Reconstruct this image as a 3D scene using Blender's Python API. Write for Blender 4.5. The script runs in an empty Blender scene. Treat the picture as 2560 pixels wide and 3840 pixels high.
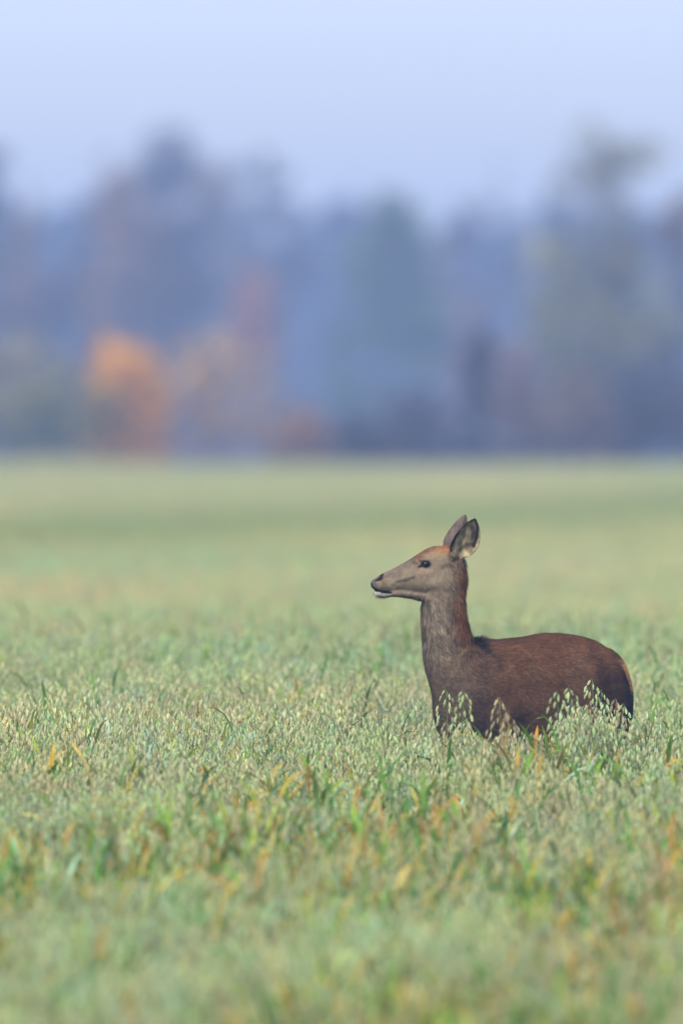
import bpy, math, random
import numpy as np
from mathutils import Vector

# ------------------------------------------------------------------ scale and place
# the field is seen through a long lens: at the deer, DIST metres away, one metre is PPM photo pixels
DIST, PPM = 60.0, 880.0
PXR = DIST * PPM              # photo pixels per radian
HOR = 1650.0                  # photo row of eye level
CAMZ = 1.97
rng = np.random.default_rng(7)
random.seed(7)
sc = bpy.context.scene
COL = sc.collection

# ------------------------------------------------------------------ camera
cam = bpy.data.cameras.new('camera')
cam.sensor_fit = 'VERTICAL'; cam.sensor_height = 36.0
cam.lens = 36.0 * PXR / 3840.0
cam.shift_y = -(1920.0 - HOR) / 3840.0
cam.clip_start = 0.5; cam.clip_end = 6000
cam.dof.use_dof = True; cam.dof.focus_distance = 59.75; cam.dof.aperture_fstop = 2.6
cam.dof.aperture_blades = 0
co = bpy.data.objects.new('camera', cam); COL.objects.link(co)
co.location = (0, 0, CAMZ); co.rotation_euler = (math.radians(90), 0, 0)
sc.camera = co

# ------------------------------------------------------------------ sky and light
SUN_EL, SUN_AZ = math.radians(48), math.radians(205)     # azimuth clockwise from +Y
w = bpy.data.worlds.new('World'); sc.world = w; w.use_nodes = True
nt = w.node_tree; bg = nt.nodes['Background']
sky = nt.nodes.new('ShaderNodeTexSky'); sky.sky_type = 'NISHITA'; sky.sun_disc = False
sky.sun_elevation = SUN_EL; sky.sun_rotation = SUN_AZ
sky.air_density = 1.0; sky.dust_density = 1.5; sky.ozone_density = 3.0; sky.altitude = 100
tint = nt.nodes.new('ShaderNodeMix'); tint.data_type = 'RGBA'; tint.blend_type = 'MULTIPLY'
tint.inputs[0].default_value = 1.0
tint.inputs[7].default_value = (1.07, 1.05, 1.35, 1)
nt.links.new(sky.outputs[0], tint.inputs[6]); nt.links.new(tint.outputs[2], bg.inputs[0])
bg.inputs[1].default_value = 0.10
sun = bpy.data.lights.new('sun', 'SUN'); sun.energy = 2.2; sun.angle = math.radians(40); sun.color = (1, .97, .93)
so = bpy.data.objects.new('sun', sun); COL.objects.link(so)
sd = Vector((math.sin(SUN_AZ) * math.cos(SUN_EL), math.cos(SUN_AZ) * math.cos(SUN_EL), math.sin(SUN_EL)))
so.rotation_euler = sd.to_track_quat('Z', 'Y').to_euler(); so.location = (0, -20, 60)
sc.view_settings.view_transform = 'Standard'; sc.view_settings.look = 'None'
sc.view_settings.exposure = 1.0; sc.view_settings.gamma = 1.0
sc.cycles.use_denoising = True
sc.cycles.max_bounces = 6; sc.cycles.transparent_max_bounces = 8; sc.cycles.volume_bounces = 0

# ------------------------------------------------------------------ helpers
def tag(o, label=None, cat=None, group=None, kind=None):
    if label: o['label'] = label
    if cat: o['category'] = cat
    if group: o['group'] = group
    if kind: o['kind'] = kind
    return o

def empty(name, loc=(0, 0, 0), rz=0.0, s=1.0):
    o = bpy.data.objects.new(name, None); COL.objects.link(o)
    o.location = loc; o.rotation_euler = (0, 0, rz); o.scale = (s, s, s); o.empty_display_size = .1
    return o

def link(name, me, mat=None, parent=None, coll=None):
    o = bpy.data.objects.new(name, me); (coll or COL).objects.link(o)
    if mat and not me.materials: me.materials.append(mat)
    o.parent = parent
    return o

class MB:
    """collects verts, faces and a colour for each vert"""
    def __init__(s): s.v, s.f, s.c, s.n = [], [], [], 0
    def add(s, v, f, c):
        v = np.asarray(v, float).reshape(-1, 3)
        c = np.asarray(c, float)
        if c.ndim == 1: c = np.tile(c, (len(v), 1))
        s.v.append(v); s.c.append(c)
        s.f += [tuple(i + s.n for i in q) for q in f]; s.n += len(v)
    def mesh(s, name, smooth=True):
        me = bpy.data.meshes.new(name)
        v = np.concatenate(s.v); c = np.concatenate(s.c)
        me.from_pydata(v.tolist(), [], s.f)
        at = me.attributes.new('Col', 'FLOAT_COLOR', 'POINT')
        at.data.foreach_set('color', np.c_[c, np.ones(len(c))].astype(np.float32).ravel())
        if smooth: me.polygons.foreach_set('use_smooth', np.ones(len(me.polygons), bool))
        me.update()
        return me

def tube(mb, pts, rad, col, n=5, cap=True):
    pts = np.asarray(pts, float); m = len(pts); rad = np.broadcast_to(np.asarray(rad, float), (m,))
    d = np.gradient(pts, axis=0); d /= np.linalg.norm(d, axis=1)[:, None] + 1e-9
    ref = np.array([1., 0, 0]) if abs(d[0][0]) < .8 else np.array([0, 1., 0])
    u = np.cross(d, ref); u /= np.linalg.norm(u, axis=1)[:, None] + 1e-9
    v = np.cross(d, u)
    a = np.arange(n) * 2 * np.pi / n
    V = pts[:, None] + rad[:, None, None] * (np.cos(a)[None, :, None] * u[:, None] + np.sin(a)[None, :, None] * v[:, None])
    f = [(i * n + j, i * n + (j + 1) % n, (i + 1) * n + (j + 1) % n, (i + 1) * n + j) for i in range(m - 1) for j in range(n)]
    if cap and n > 2: f += [tuple(range(n))[::-1], tuple((m - 1) * n + j for j in range(n))]
    mb.add(V.reshape(-1, 3), f, col)

def sstep(a, b, x): t = np.clip((x - a) / (b - a), 0, 1); return t * t * (3 - 2 * t)

def vnoise(x, y, seed=0):
    """smooth value noise on arrays"""
    x = np.asarray(x, float); y = np.asarray(y, float)
    xi, yi = np.floor(x).astype(np.int64), np.floor(y).astype(np.int64)
    fx, fy = x - xi, y - yi; fx = fx * fx * (3 - 2 * fx); fy = fy * fy * (3 - 2 * fy)
    def h(a, b):
        n = (a * 374761393 + b * 668265263 + seed * 1442695041) & 0x7fffffff
        n = ((n ^ (n >> 13)) * 1274126177) & 0x7fffffff
        return ((n ^ (n >> 16)) & 0xffff) / 65535.0
    return (h(xi, yi) * (1 - fx) + h(xi + 1, yi) * fx) * (1 - fy) + (h(xi, yi + 1) * (1 - fx) + h(xi + 1, yi + 1) * fx) * fy

# ------------------------------------------------------------------ materials
def attr_mat(name, rough=.7, trans=0.0, spec=.3, inst_var=0.0, field_noise=False, bump=0.0, noise_scale=40.0, var=.25, sheen=0.0):
    m = bpy.data.materials.new(name); m.use_nodes = True; n = m.node_tree; b = n.nodes['Principled BSDF']
    a = n.nodes.new('ShaderNodeAttribute'); a.attribute_name = 'Col'
    col = a.outputs['Color']
    tc = n.nodes.new('ShaderNodeTexCoord')
    nz = n.nodes.new('ShaderNodeTexNoise'); nz.inputs['Scale'].default_value = noise_scale; nz.inputs['Detail'].default_value = 4
    n.links.new(tc.outputs['Object'], nz.inputs['Vector'])
    mr = n.nodes.new('ShaderNodeMapRange'); mr.inputs[1].default_value = .25; mr.inputs[2].default_value = .75
    mr.inputs[3].default_value = 1 - var; mr.inputs[4].default_value = 1 + var
    n.links.new(nz.outputs['Fac'], mr.inputs[0])
    mul = n.nodes.new('ShaderNodeVectorMath'); mul.operation = 'SCALE'
    n.links.new(col, mul.inputs[0]); n.links.new(mr.outputs[0], mul.inputs['Scale']); col = mul.outputs[0]
    if inst_var:
        oi = n.nodes.new('ShaderNodeObjectInfo')
        hs = n.nodes.new('ShaderNodeHueSaturation')
        r1 = n.nodes.new('ShaderNodeMapRange'); r1.inputs[3].default_value = 1 - inst_var; r1.inputs[4].default_value = 1 + inst_var
        r2 = n.nodes.new('ShaderNodeMapRange'); r2.inputs[3].default_value = .5 - inst_var * .12; r2.inputs[4].default_value = .5 + inst_var * .1
        n.links.new(oi.outputs['Random'], r1.inputs[0]); n.links.new(oi.outputs['Random'], r2.inputs[0])
        n.links.new(r1.outputs[0], hs.inputs['Value']); n.links.new(r2.outputs[0], hs.inputs['Hue'])
        n.links.new(col, hs.inputs['Color']); col = hs.outputs[0]
    if field_noise:                     # crop ripens unevenly: broad paler and greener patches over the field
        ge = n.nodes.new('ShaderNodeNewGeometry')
        mp = n.nodes.new('ShaderNodeMapping'); mp.inputs['Scale'].default_value = (.22, .06, 0)
        n.links.new(ge.outputs['Position'], mp.inputs['Vector'])
        fn = n.nodes.new('ShaderNodeTexNoise'); fn.inputs['Scale'].default_value = 1.0; fn.inputs['Detail'].default_value = 3
        n.links.new(mp.outputs[0], fn.inputs['Vector'])
        cr = n.nodes.new('ShaderNodeValToRGB')
        cr.color_ramp.elements[0].position = .36; cr.color_ramp.elements[0].color = (.84, .98, .84, 1)
        cr.color_ramp.elements[1].position = .64; cr.color_ramp.elements[1].color = (1.06, 1.0, .90, 1)
        n.links.new(fn.outputs['Fac'], cr.inputs[0])
        mm = n.nodes.new('ShaderNodeMix'); mm.data_type = 'RGBA'; mm.blend_type = 'MULTIPLY'; mm.inputs[0].default_value = 1
        n.links.new(col, mm.inputs[6]); n.links.new(cr.outputs[0], mm.inputs[7]); col = mm.outputs[2]
        # painted shade: a darker, greener band over the rolling crop some 190 m out
        sx = n.nodes.new('ShaderNodeSeparateXYZ'); n.links.new(ge.outputs['Position'], sx.inputs[0])
        m0 = n.nodes.new('ShaderNodeMath'); m0.operation = 'MULTIPLY_ADD'; m0.inputs[1].default_value = -4.0
        n.links.new(sx.outputs[0], m0.inputs[0]); n.links.new(sx.outputs[1], m0.inputs[2])
        m1 = n.nodes.new('ShaderNodeMath'); m1.operation = 'SUBTRACT'; m1.inputs[1].default_value = 192.0; n.links.new(m0.outputs[0], m1.inputs[0])
        m2 = n.nodes.new('ShaderNodeMath'); m2.operation = 'ABSOLUTE'; n.links.new(m1.outputs[0], m2.inputs[0])
        m3 = n.nodes.new('ShaderNodeMapRange'); m3.interpolation_type = 'SMOOTHSTEP'; m3.inputs[1].default_value = 12; m3.inputs[2].default_value = 38; m3.inputs[3].default_value = .7; m3.inputs[4].default_value = 0
        n.links.new(m2.outputs[0], m3.inputs[0])
        m4 = n.nodes.new('ShaderNodeMix'); m4.data_type = 'RGBA'; m4.blend_type = 'MULTIPLY'; n.links.new(m3.outputs[0], m4.inputs[0])
        n.links.new(col, m4.inputs[6]); m4.inputs[7].default_value = (.62, .74, .55, 1); col = m4.outputs[2]
    n.links.new(col, b.inputs['Base Color'])
    b.inputs['Roughness'].default_value = rough; b.inputs['Specular IOR Level'].default_value = spec
    if sheen:
        b.inputs['Sheen Weight'].default_value = sheen; b.inputs['Sheen Roughness'].default_value = .5
    if bump:
        bp = n.nodes.new('ShaderNodeBump'); bp.inputs['Strength'].default_value = bump; bp.inputs['Distance'].default_value = .004
        n.links.new(nz.outputs['Fac'], bp.inputs['Height']); n.links.new(bp.outputs[0], b.inputs['Normal'])
    if trans:
        t = n.nodes.new('ShaderNodeBsdfTranslucent'); n.links.new(col, t.inputs['Color'])
        mx = n.nodes.new('ShaderNodeMixShader'); mx.inputs[0].default_value = trans
        n.links.new(b.outputs[0], mx.inputs[1]); n.links.new(t.outputs[0], mx.inputs[2])
        n.links.new(mx.outputs[0], n.nodes['Material Output'].inputs['Surface'])
    return m

M_OAT = attr_mat('oat', .65, .35, .15, .10, True, noise_scale=25, var=.18)
M_BARK = attr_mat('bark', .9, 0, .1, noise_scale=6, var=.35)
M_LEAF = attr_mat('tree_leaf', .8, .25, .15, noise_scale=.5, var=.25)
M_COAT = attr_mat('deer_skin', .95, 0, .04, noise_scale=60, var=.22, bump=.5)
M_FUR = attr_mat('deer_fur', .9, .10, .05, noise_scale=9, var=.22)
M_PETAL = attr_mat('petal', .5, .3, .3, noise_scale=50, var=.1)

def plain(name, col, rough=.5, spec=.5, coat=0.0):
    m = bpy.data.materials.new(name); m.use_nodes = True; b = m.node_tree.nodes['Principled BSDF']
    n = m.node_tree
    nz = n.nodes.new('ShaderNodeTexNoise'); nz.inputs['Scale'].default_value = 30
    cr = n.nodes.new('ShaderNodeValToRGB')
    cr.color_ramp.elements[0].color = (*[c * .7 for c in col], 1); cr.color_ramp.elements[1].color = (*[c * 1.3 for c in col], 1)
    n.links.new(nz.outputs['Fac'], cr.inputs[0]); n.links.new(cr.outputs[0], b.inputs['Base Color'])
    b.inputs['Roughness'].default_value = rough; b.inputs['Specular IOR Level'].default_value = spec
    b.inputs['Coat Weight'].default_value = coat; b.inputs['Coat Roughness'].default_value = .05
    return m
M_EYE = plain('eye', (.004, .004, .006), .22, .28, .0)

# ------------------------------------------------------------------ terrain
CAN = .72                        # height of the crop above the soil
_pd = np.array([0, 20, 41, 50, 60, 68, 76, 88, 102, 140, 190, 260, 325, 450, 650, 1200, 3000.])
_py = np.array([0, 0, 3900, 3250, 2750, 2520, 2390, 2345, 2320, 2110, 1960, 1830, 1765, 1770, 1770, 1770, 1770.])
_pz = -( _py - HOR) / PXR * _pd
_pz[0], _pz[1] = -2.45, -2.15
_pz[16] = _pz[15]
def canopy(d, x=0.0):
    d = np.asarray(d, float)
    # smoothed piecewise profile
    z = sum(np.interp(d + o, _pd, _pz) for o in (-3, -1.5, 0, 1.5, 3)) / 5
    x = np.asarray(x, float)
    z = z + .30 * (vnoise(x / 9.0 + 3.1, d / 160.0, 5) - .5) * sstep(120, 320, d) * .9
    z = z + .10 * (vnoise(x / 2.3, d / 7.0, 9) - .5) * sstep(62, 80, d)
    return z + CAMZ
def ground(d, x=0.0): return canopy(d, x) - CAN

rows = np.unique(np.r_[np.arange(-30, 30, 5.), np.arange(30, 110, 1.), np.geomspace(110, 620, 90), np.geomspace(620, 1500, 12)])
ncol = 61
tt = np.linspace(-1, 1, ncol); tt = np.sign(tt) * np.abs(tt) ** 2.2
V = []
for d in rows:
    half = 30 + max(d, 0) * .55
    xs = tt * half
    V.append(np.c_[xs, np.full(ncol, d), ground(np.full(ncol, d), xs)])
V = np.concatenate(V)
F = [(i * ncol + j, i * ncol + j + 1, (i + 1) * ncol + j + 1, (i + 1) * ncol + j) for i in range(len(rows) - 1) for j in range(ncol - 1)]
mb = MB(); mb.add(V, F, (.30, .27, .09))
g = link('ground', mb.mesh('ground'), attr_mat('field_soil', .95, 0, .05, noise_scale=.8, var=.4, bump=.3, field_noise=True))
tag(g, kind='structure')

# ------------------------------------------------------------------ deer
TH = math.radians(15)
XC = 1980.0
def P(px, py, dy=0.0):
    """photo pixel at the deer -> world metres, dy metres behind the deer's middle"""
    return np.array([(px - 1280) / PPM, DIST + dy, CAMZ - (py - HOR) / PPM])
AX = np.array([-math.cos(TH), -math.sin(TH), 0]); LAT = np.array([math.sin(TH), -math.cos(TH), 0]); UP = np.array([0, 0, 1.])
def trunk_dy(px): return -(XC - px) / PPM * math.tan(TH)
HEAD_DY = trunk_dy(1690)

def loft(mb, rings, n=28, p=2.0):
    """rings: (centre, u, v, ru, rv) -> closed tube"""
    a = np.arange(n) * 2 * np.pi / n
    c, s = np.cos(a), np.sin(a)
    c = np.sign(c) * np.abs(c) ** (2 / p); s = np.sign(s) * np.abs(s) ** (2 / p)
    vs = [np.asarray(C) + ru * c[:, None] * np.asarray(u) + rv * s[:, None] * np.asarray(v) for C, u, v, ru, rv in rings]
    m = len(vs)
    f = [(i * n + j, i * n + (j + 1) % n, (i + 1) * n + (j + 1) % n, (i + 1) * n + j) for i in range(m - 1) for j in range(n)]
    f += [tuple(range(n))[::-1], tuple((m - 1) * n + j for j in range(n))]
    mb.add(np.concatenate(vs), f, (.1, .1, .1))

def ell(mb, C, r, ax=None, n=16):
    """ellipsoid; ax rows are its axes"""
    ax = np.eye(3) if ax is None else np.asarray(ax)
    vs, f = [], []
    for i in range(1, n):
        t = math.pi * i / n
        for j in range(2 * n):
            q = 2 * math.pi * j / (2 * n)
            vs.append(np.asarray(C) + (np.array([math.sin(t) * math.cos(q), math.sin(t) * math.sin(q), math.cos(t)]) * r) @ ax)
    k = 2 * n
    for i in range(n - 2):
        for j in range(k): f.append((i * k + j, (i + 1) * k + j, (i + 1) * k + (j + 1) % k, i * k + (j + 1) % k))
    f += [tuple(range(k)), tuple((n - 2) * k + j for j in range(k))[::-1]]
    mb.add(vs, f, (.1, .1, .1))

body = MB()
# trunk
tr = [(1628, 2560, 2690, .05), (1648, 2500, 2750, .10), (1690, 2450, 2800, .145), (1740, 2415, 2828, .17), (1790, 2399, 2840, .185),
      (1880, 2395, 2846, .205), (1960, 2388, 2846, .22), (2030, 2374, 2842, .23), (2100, 2374, 2832, .23), (2170, 2384, 2800, .22),
      (2230, 2403, 2775, .20), (2275, 2434, 2755, .170), (2300, 2490, 2740, .13), (2316, 2530, 2705, .09), (2325, 2570, 2660, .045)]
loft(body, [(P(x, (t + b) / 2, trunk_dy(x)), LAT, UP, wd, (b - t) / 2 / PPM) for x, t, b, wd in tr], 36, 2.15)
# neck: front edge, back edge at each row, half width across
nk = [(2690, 1640, 1830, .135), (2600, 1616, 1815, .13), (2500, 1590, 1800, .118), (2440, 1583, 1790, .105), (2390, 1580, 1772, .094), (2340, 1577, 1755, .084), (2290, 1576, 1746, .076),
      (2240, 1582, 1742, .072), (2195, 1596, 1745, .070), (2150, 1612, 1748, .066), (2110, 1630, 1744, .058), (2080, 1650, 1733, .045)]
FX = np.array([1., 0, 0])
loft(body, [(P((l + r) / 2, y, HEAD_DY), FX, np.array([0, -1., 0]), (r - l) / 2 / PPM, wd) for y, l, r, wd in nk], 30, 2.1)
# head: upper skull and muzzle, then lower jaw
hd = [(1389, 2184, 2197, .010), (1394, 2176, 2205, .022), (1404, 2168, 2211, .031), (1420, 2157, 2216, .036), (1435, 2149, 2218, .038), (1455, 2140, 2219, .037),
      (1483, 2126, 2218, .038), (1510, 2111, 2222, .043), (1540, 2093, 2228, .051), (1570, 2073, 2234, .060), (1595, 2058, 2238, .068),
      (1622, 2047, 2240, .072), (1650, 2046, 2240, .072), (1680, 2053, 2236, .068), (1710, 2070, 2215, .058), (1732, 2092, 2185, .040)]
loft(body, [(P(x, (t + b) / 2, HEAD_DY), np.array([0, -1., 0]), UP, wd, (b - t) / 2 / PPM) for x, t, b, wd in hd], 28, 2.15)
jw = [(1399, 2217, 2226, .010), (1406, 2216, 2233, .019), (1420, 2219, 2239, .025), (1435, 2221, 2241, .027), (1455, 2222, 2237, .027),
      (1480, 2212, 2236, .030), (1510, 2210, 2239, .034), (1550, 2215, 2244, .040), (1592, 2215, 2250, .045), (1630, 2200, 2246, .045)]
loft(body, [(P(x, (t + b) / 2, HEAD_DY), np.array([0, -1., 0]), UP, wd, (b - t) / 2 / PPM) for x, t, b, wd in jw], 20, 2.1)
for s in (-1, 1):      # brow, cheek, nostril wing
    ell(body, P(1598, 2098, HEAD_DY + s * .052), (.034, .016, .012))
    ell(body, P(1640, 2178, HEAD_DY + s * .045), (.055, .03, .05))
    ell(body, P(1430, 2172, HEAD_DY + s * .026), (.014, .011, .014))
    ell(body, P(1412, 2196, HEAD_DY + s * .018), (.018, .014, .012))
# ears: cupped shells
def ear(base, tip, out_b, out_t, wmax, side, twist, inner):
    b = P(*base, HEAD_DY + out_b); t = P(*tip, HEAD_DY + out_t)
    L = t - b; ln = np.linalg.norm(L); d = L / ln
    wv = np.cross(d, np.array([0, 1., 0])); wv /= np.linalg.norm(wv)
    nrm = np.cross(wv, d)              # about +-Y
    if nrm[1] * inner < 0: nrm = -nrm  # inner face normal
    c, s_ = math.cos(twist), math.sin(twist)
    wv, nrm = wv * c + nrm * s_, nrm * c - wv * s_
    N, K = 22, 13
    front, back = [], []
    for i in range(N):
        q = i / (N - 1)
        wd = wmax * (np.interp(q, [0, .08, .25, .45, .65, .82, .94, 1], [.42, .62, .95, 1.0, .86, .58, .28, .06]))
        cup = wd * np.interp(q, [0, .3, 1], [.85, .55, .15])
        for j in range(K):
            r = -1 + 2 * j / (K - 1)
            p = b + d * ln * q + wv * wd * r + nrm * (cup * (r * r - .4)) + wv * (-.012 * math.sin(q * math.pi))
            th = .0050 * (1 - .3 * q)
            front.append(p + nrm * th); back.append(p - nrm * th)
    vs = front + back; o = N * K; f = []
    for i in range(N - 1):
        for j in range(K - 1):
            a0 = i * K + j
            f.append((a0, a0 + 1, a0 + K + 1, a0 + K)); f.append((o + a0, o + a0 + K, o + a0 + K + 1, o + a0 + 1))
    for i in range(N - 1):
        a0, a1 = i * K, (i + 1) * K; f.append((a0, a1, o + a1, o + a0))
        a0, a1 = i * K + K - 1, (i + 1) * K + K - 1; f.append((a1, a0, o + a0, o + a1))
    for j in range(K - 1):
        f.append((j + 1, j, o + j, o + j + 1)); a0 = (N - 1) * K + j; f.append((a0, a0 + 1, o + a0 + 1, o + a0))
    body.add(vs, f, (.1, .1, .1))
ear((1704, 2084), (1780, 1943), -.050, -.105, .057, -1, .12, -1)
ear((1676, 2066), (1745, 1930), .046, .105, .046, 1, -.3, 1)
ell(body, P(1694, 2076, HEAD_DY - .045), (.028, .025, .030)); ell(body, P(1674, 2062, HEAD_DY + .042), (.026, .024, .030))
# shoulders, haunches
for s in (-1, 1):
    ca = np.array([AX, LAT, UP])
    sh = P(1745, 2610, trunk_dy(1745)) - LAT * s * .105
    ell(body, sh, (.115, .085, .20), ca)
    th = P(2235, 2630, trunk_dy(2235)) - LAT * s * .095
    ell(body, th, (.135, .105, .235), ca)
# tail
tl = [(2306, 2505, .018), (2327, 2528, .022), (2340, 2560, .021), (2345, 2600, .014), (2344, 2622, .006)]
loft(body, [(P(x, y, trunk_dy(x)), AX, LAT, r, r * 1.1) for x, y, r in tl], 14)
# legs down to the soil
def leg(pts, s, off):
    rg = []
    for i, (x, y, ra, rl) in enumerate(pts):
        rg.append((P(x, y, trunk_dy(x)) - LAT * s * off(y), AX, LAT, ra, rl))
    loft(body, rg, 18)
GY = 1650 + CAMZ * PPM
for s, dx in ((1, 0), (-1, 0)):
    dx = -5 if s == -1 else -8          # s=-1: near side
    leg([(1735 + dx, 2640, .085, .05), (1748 + dx, 2740, .080, .055), (1755 + dx, 2830, .060, .045), (1750 + dx, 2900, .046, .038), (1746 + dx, 3000, .034, .030),
         (1744 + dx, 3050, .036, .034), (1744 + dx, 3085, .028, .027), (1745 + dx, 3180, .021, .020), (1744 + dx, 3280, .024, .023), (1738 + dx, 3320, .024, .023),
         (1733 + dx, GY - 32, .026, .026), (1728 + dx, GY + 4, .034, .030)], s, lambda y: np.interp(y, [2640, 2900, GY], [.115, .085, .08]))
    dx = -22 if s == -1 else -30
    leg([(2235 + dx, 2640, .13, .07), (2235 + dx, 2740, .115, .075), (2240 + dx, 2830, .090, .060), (2262 + dx, 2900, .062, .045), (2300 + dx, 2980, .040, .032),
         (2318 + dx, 3020, .040, .032), (2312 + dx, 3070, .030, .026), (2302 + dx, 3180, .023, .021), (2294 + dx, 3280, .025, .024), (2286 + dx, 3325, .025, .024),
         (2280 + dx, GY - 32, .027, .027), (2274 + dx, GY + 4, .035, .031)], s, lambda y: np.interp(y, [2640, 2900, GY], [.105, .095, .09]))

deer = empty('deer', tuple(P(XC, GY)))
tag(deer, 'brown deer hind standing belly-deep in oats, head raised in profile', 'deer')
tmp = link('tmp', body.mesh('tmp'))
rm = tmp.modifiers.new('r', 'REMESH'); rm.mode = 'VOXEL'; rm.voxel_size = .0042
def bake(o):
    dg = bpy.context.evaluated_depsgraph_get(); dg.update()
    return bpy.data.meshes.new_from_object(o.evaluated_get(dg))
me = bake(tmp); bpy.data.objects.remove(tmp)
tmp = bpy.data.objects.new('tmp', me); COL.objects.link(tmp)
co_ = np.zeros(len(me.vertices) * 3); me.vertices.foreach_get('co', co_); co_ = co_.reshape(-1, 3)
def pxy(c): return c[:, 0] * PPM + 1280, HOR + (CAMZ - c[:, 2]) * PPM
px, py = pxy(co_)
wt = sstep(2235, 2330, py) * .97 + .03
wt = np.where((py > 2110) & (py < 2300) & (px > 1600), np.maximum(wt, sstep(1600, 1670, px) * .7), wt)
wt *= 1 - .9 * sstep(2960, 3010, py)
vg = tmp.vertex_groups.new(name='w')
for lev in range(1, 11):
    idx = np.where(np.round(wt * 10) == lev)[0]
    if len(idx): vg.add(idx.tolist(), lev / 10, 'REPLACE')
m1 = tmp.modifiers.new('s', 'SMOOTH'); m1.factor = .5; m1.iterations = 4
m2 = tmp.modifiers.new('s2', 'SMOOTH'); m2.factor = .6; m2.iterations = 85; m2.vertex_group = 'w'
me2 = bake(tmp); bpy.data.objects.remove(tmp)
me2.name = 'deer_body'

def mix(a, b, t): t = np.asarray(t)[:, None]; return a * (1 - t) + np.asarray(b) * t
def ellm(px, py, cx, cy, rx, ry, soft=.35):
    return 1 - sstep(1 - soft, 1 + soft, np.sqrt(((px - cx) / rx) ** 2 + ((py - cy) / ry) ** 2))
def segm(px, py, pts, r, soft=.5):
    best = np.full(len(px), 1e9)
    for (x0, y0), (x1, y1) in zip(pts[:-1], pts[1:]):
        dx, dy = x1 - x0, y1 - y0
        t = np.clip(((px - x0) * dx + (py - y0) * dy) / (dx * dx + dy * dy), 0, 1)
        best = np.minimum(best, np.hypot(px - x0 - t * dx, py - y0 - t * dy))
    return 1 - sstep(r * (1 - soft), r * (1 + soft), best)
def coat(c, n):
    """the hind's own coat colours by place on the body"""
    px, py = pxy(c); N = len(px)
    lat = -(c[:, 1] - DIST - HEAD_DY)         # + towards the near side of the head
    nz = vnoise(px / 14, py / 18, 3)
    C = np.tile(np.array([.098, .048, .029]), (N, 1))
    # flank, warmer back; greyer shoulder; painted shade at shoulder, elbow and haunch
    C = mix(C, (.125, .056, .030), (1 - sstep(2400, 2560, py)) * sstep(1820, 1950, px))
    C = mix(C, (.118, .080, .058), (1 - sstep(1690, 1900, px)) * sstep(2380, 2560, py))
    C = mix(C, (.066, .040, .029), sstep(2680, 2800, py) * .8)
    C = mix(C, (.050, .033, .028), ellm(px, py, 1810, 2700, 70, 110, .8) * .6)  # shade at the shoulder, painted into the coat
    C = mix(C, (.036, .021, .017), ellm(px, py, 2280, 2640, 62, 135, .5) * .92)  # dark side of the haunch shading, painted in
    C = mix(C, (.135, .074, .048), ellm(px, py, 2170, 2590, 50, 120, .8) * .6)  # paler side of the painted haunch shading
    C = mix(C, (.036, .024, .018), ellm(px, py, 1945, 2690, 30, 55, .8) * .8)  # painted shade behind the elbow
    # neck
    nk_ = (1 - sstep(2400, 2600, py)) * (1 - sstep(1730, 1830, px))
    C = mix(C, (.185, .142, .115), nk_ * (1 - sstep(1630, 1760, px)))
    C = mix(C, (.130, .088, .066), nk_ * sstep(1640, 1720, px) * .8)
    edge = np.interp(py, [2050, 2150, 2300, 2420, 2500], [1735, 1752, 1746, 1778, 1800])
    C = mix(C, (.20, .074, .028), nk_ * sstep(-72, -8, px - edge) * sstep(2060, 2110, py) * (1 - .8 * sstep(2360, 2450, py)))
    # withers tuft
    C = mix(C, (.028, .020, .022), segm(px, py, [(1778, 2396), (1796, 2408), (1822, 2440)], 12, .7))
    C = mix(C, (.028, .020, .020), segm(px, py, [(1822, 2440), (1858, 2470), (1868, 2500)], 8, .9) * .5)
    # rump patch with its dark border
    re = np.interp(py, [2430, 2480, 2520, 2570, 2640, 2720], [2296, 2328, 2350, 2366, 2368, 2356])
    C = mix(C, (.026, .019, .022), (sstep(2480, 2540, py) * (1 - sstep(2660, 2760, py))) * sstep(-42, -22, px - re))
    C = mix(C, (.52, .25, .11), (sstep(2462, 2490, py) * (1 - sstep(2575, 2610, py))) * sstep(-15, -6, px - re))
    # head
    hm = (1 - sstep(2225, 2262, py)) * (1 - sstep(1660, 1740, px))
    C = mix(C, (.215, .160, .125), hm)
    C = mix(C, (.150, .108, .092), hm * segm(px, py, [(1440, 2150), (1520, 2110), (1580, 2075)], 24, .7) * .9)
    C = mix(C, (.165, .068, .036), segm(px, py, [(1560, 2078), (1620, 2050), (1670, 2050), (1700, 2065)], 18, .6) * .9)
    C = mix(C, (.30, .135, .06), ellm(px, py, 1662, 2062, 26, 16, .5) * .8)
    C = mix(C, (.235, .155, .105), ellm(px, py, 1625, 2085, 34, 16, .6) * .9)
    C = mix(C, (.30, .205, .150), ellm(px, py, 1588, 2140, 26, 11, .6) * .9)
    C = mix(C, (.120, .088, .070), segm(px, py, [(1655, 2127), (1690, 2112), (1715, 2120)], 9, .8) * .9)
    C = mix(C, (.075, .055, .047), segm(px, py, [(1488, 2178), (1515, 2176), (1548, 2164)], 6, .8) * .85)
    C = mix(C, (.12, .085, .062), ellm(px, py, 1640, 2215, 50, 16, .8) * .6)  # shading under the cheek, painted darker
    C = mix(C, (.27, .21, .17), ellm(px, py, 1640, 2160, 34, 26, .8) * .55)  # light on the cheek, painted paler
    C = mix(C, (.270, .205, .165), segm(px, py, [(1450, 2168), (1490, 2170), (1540, 2155)], 5, .9) * .6)
    C = mix(C, (.130, .098, .078), segm(px, py, [(1490, 2212), (1540, 2200), (1570, 2205)], 12, .9) * .6)
    C = mix(C, (.105, .075, .06), segm(px, py, [(1605, 2155), (1575, 2160)], 4, .9) * .4)
    C = mix(C, (.07, .045, .025), ellm(px, py, 1556, 2110, 13, 6, .6) * .7)
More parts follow.
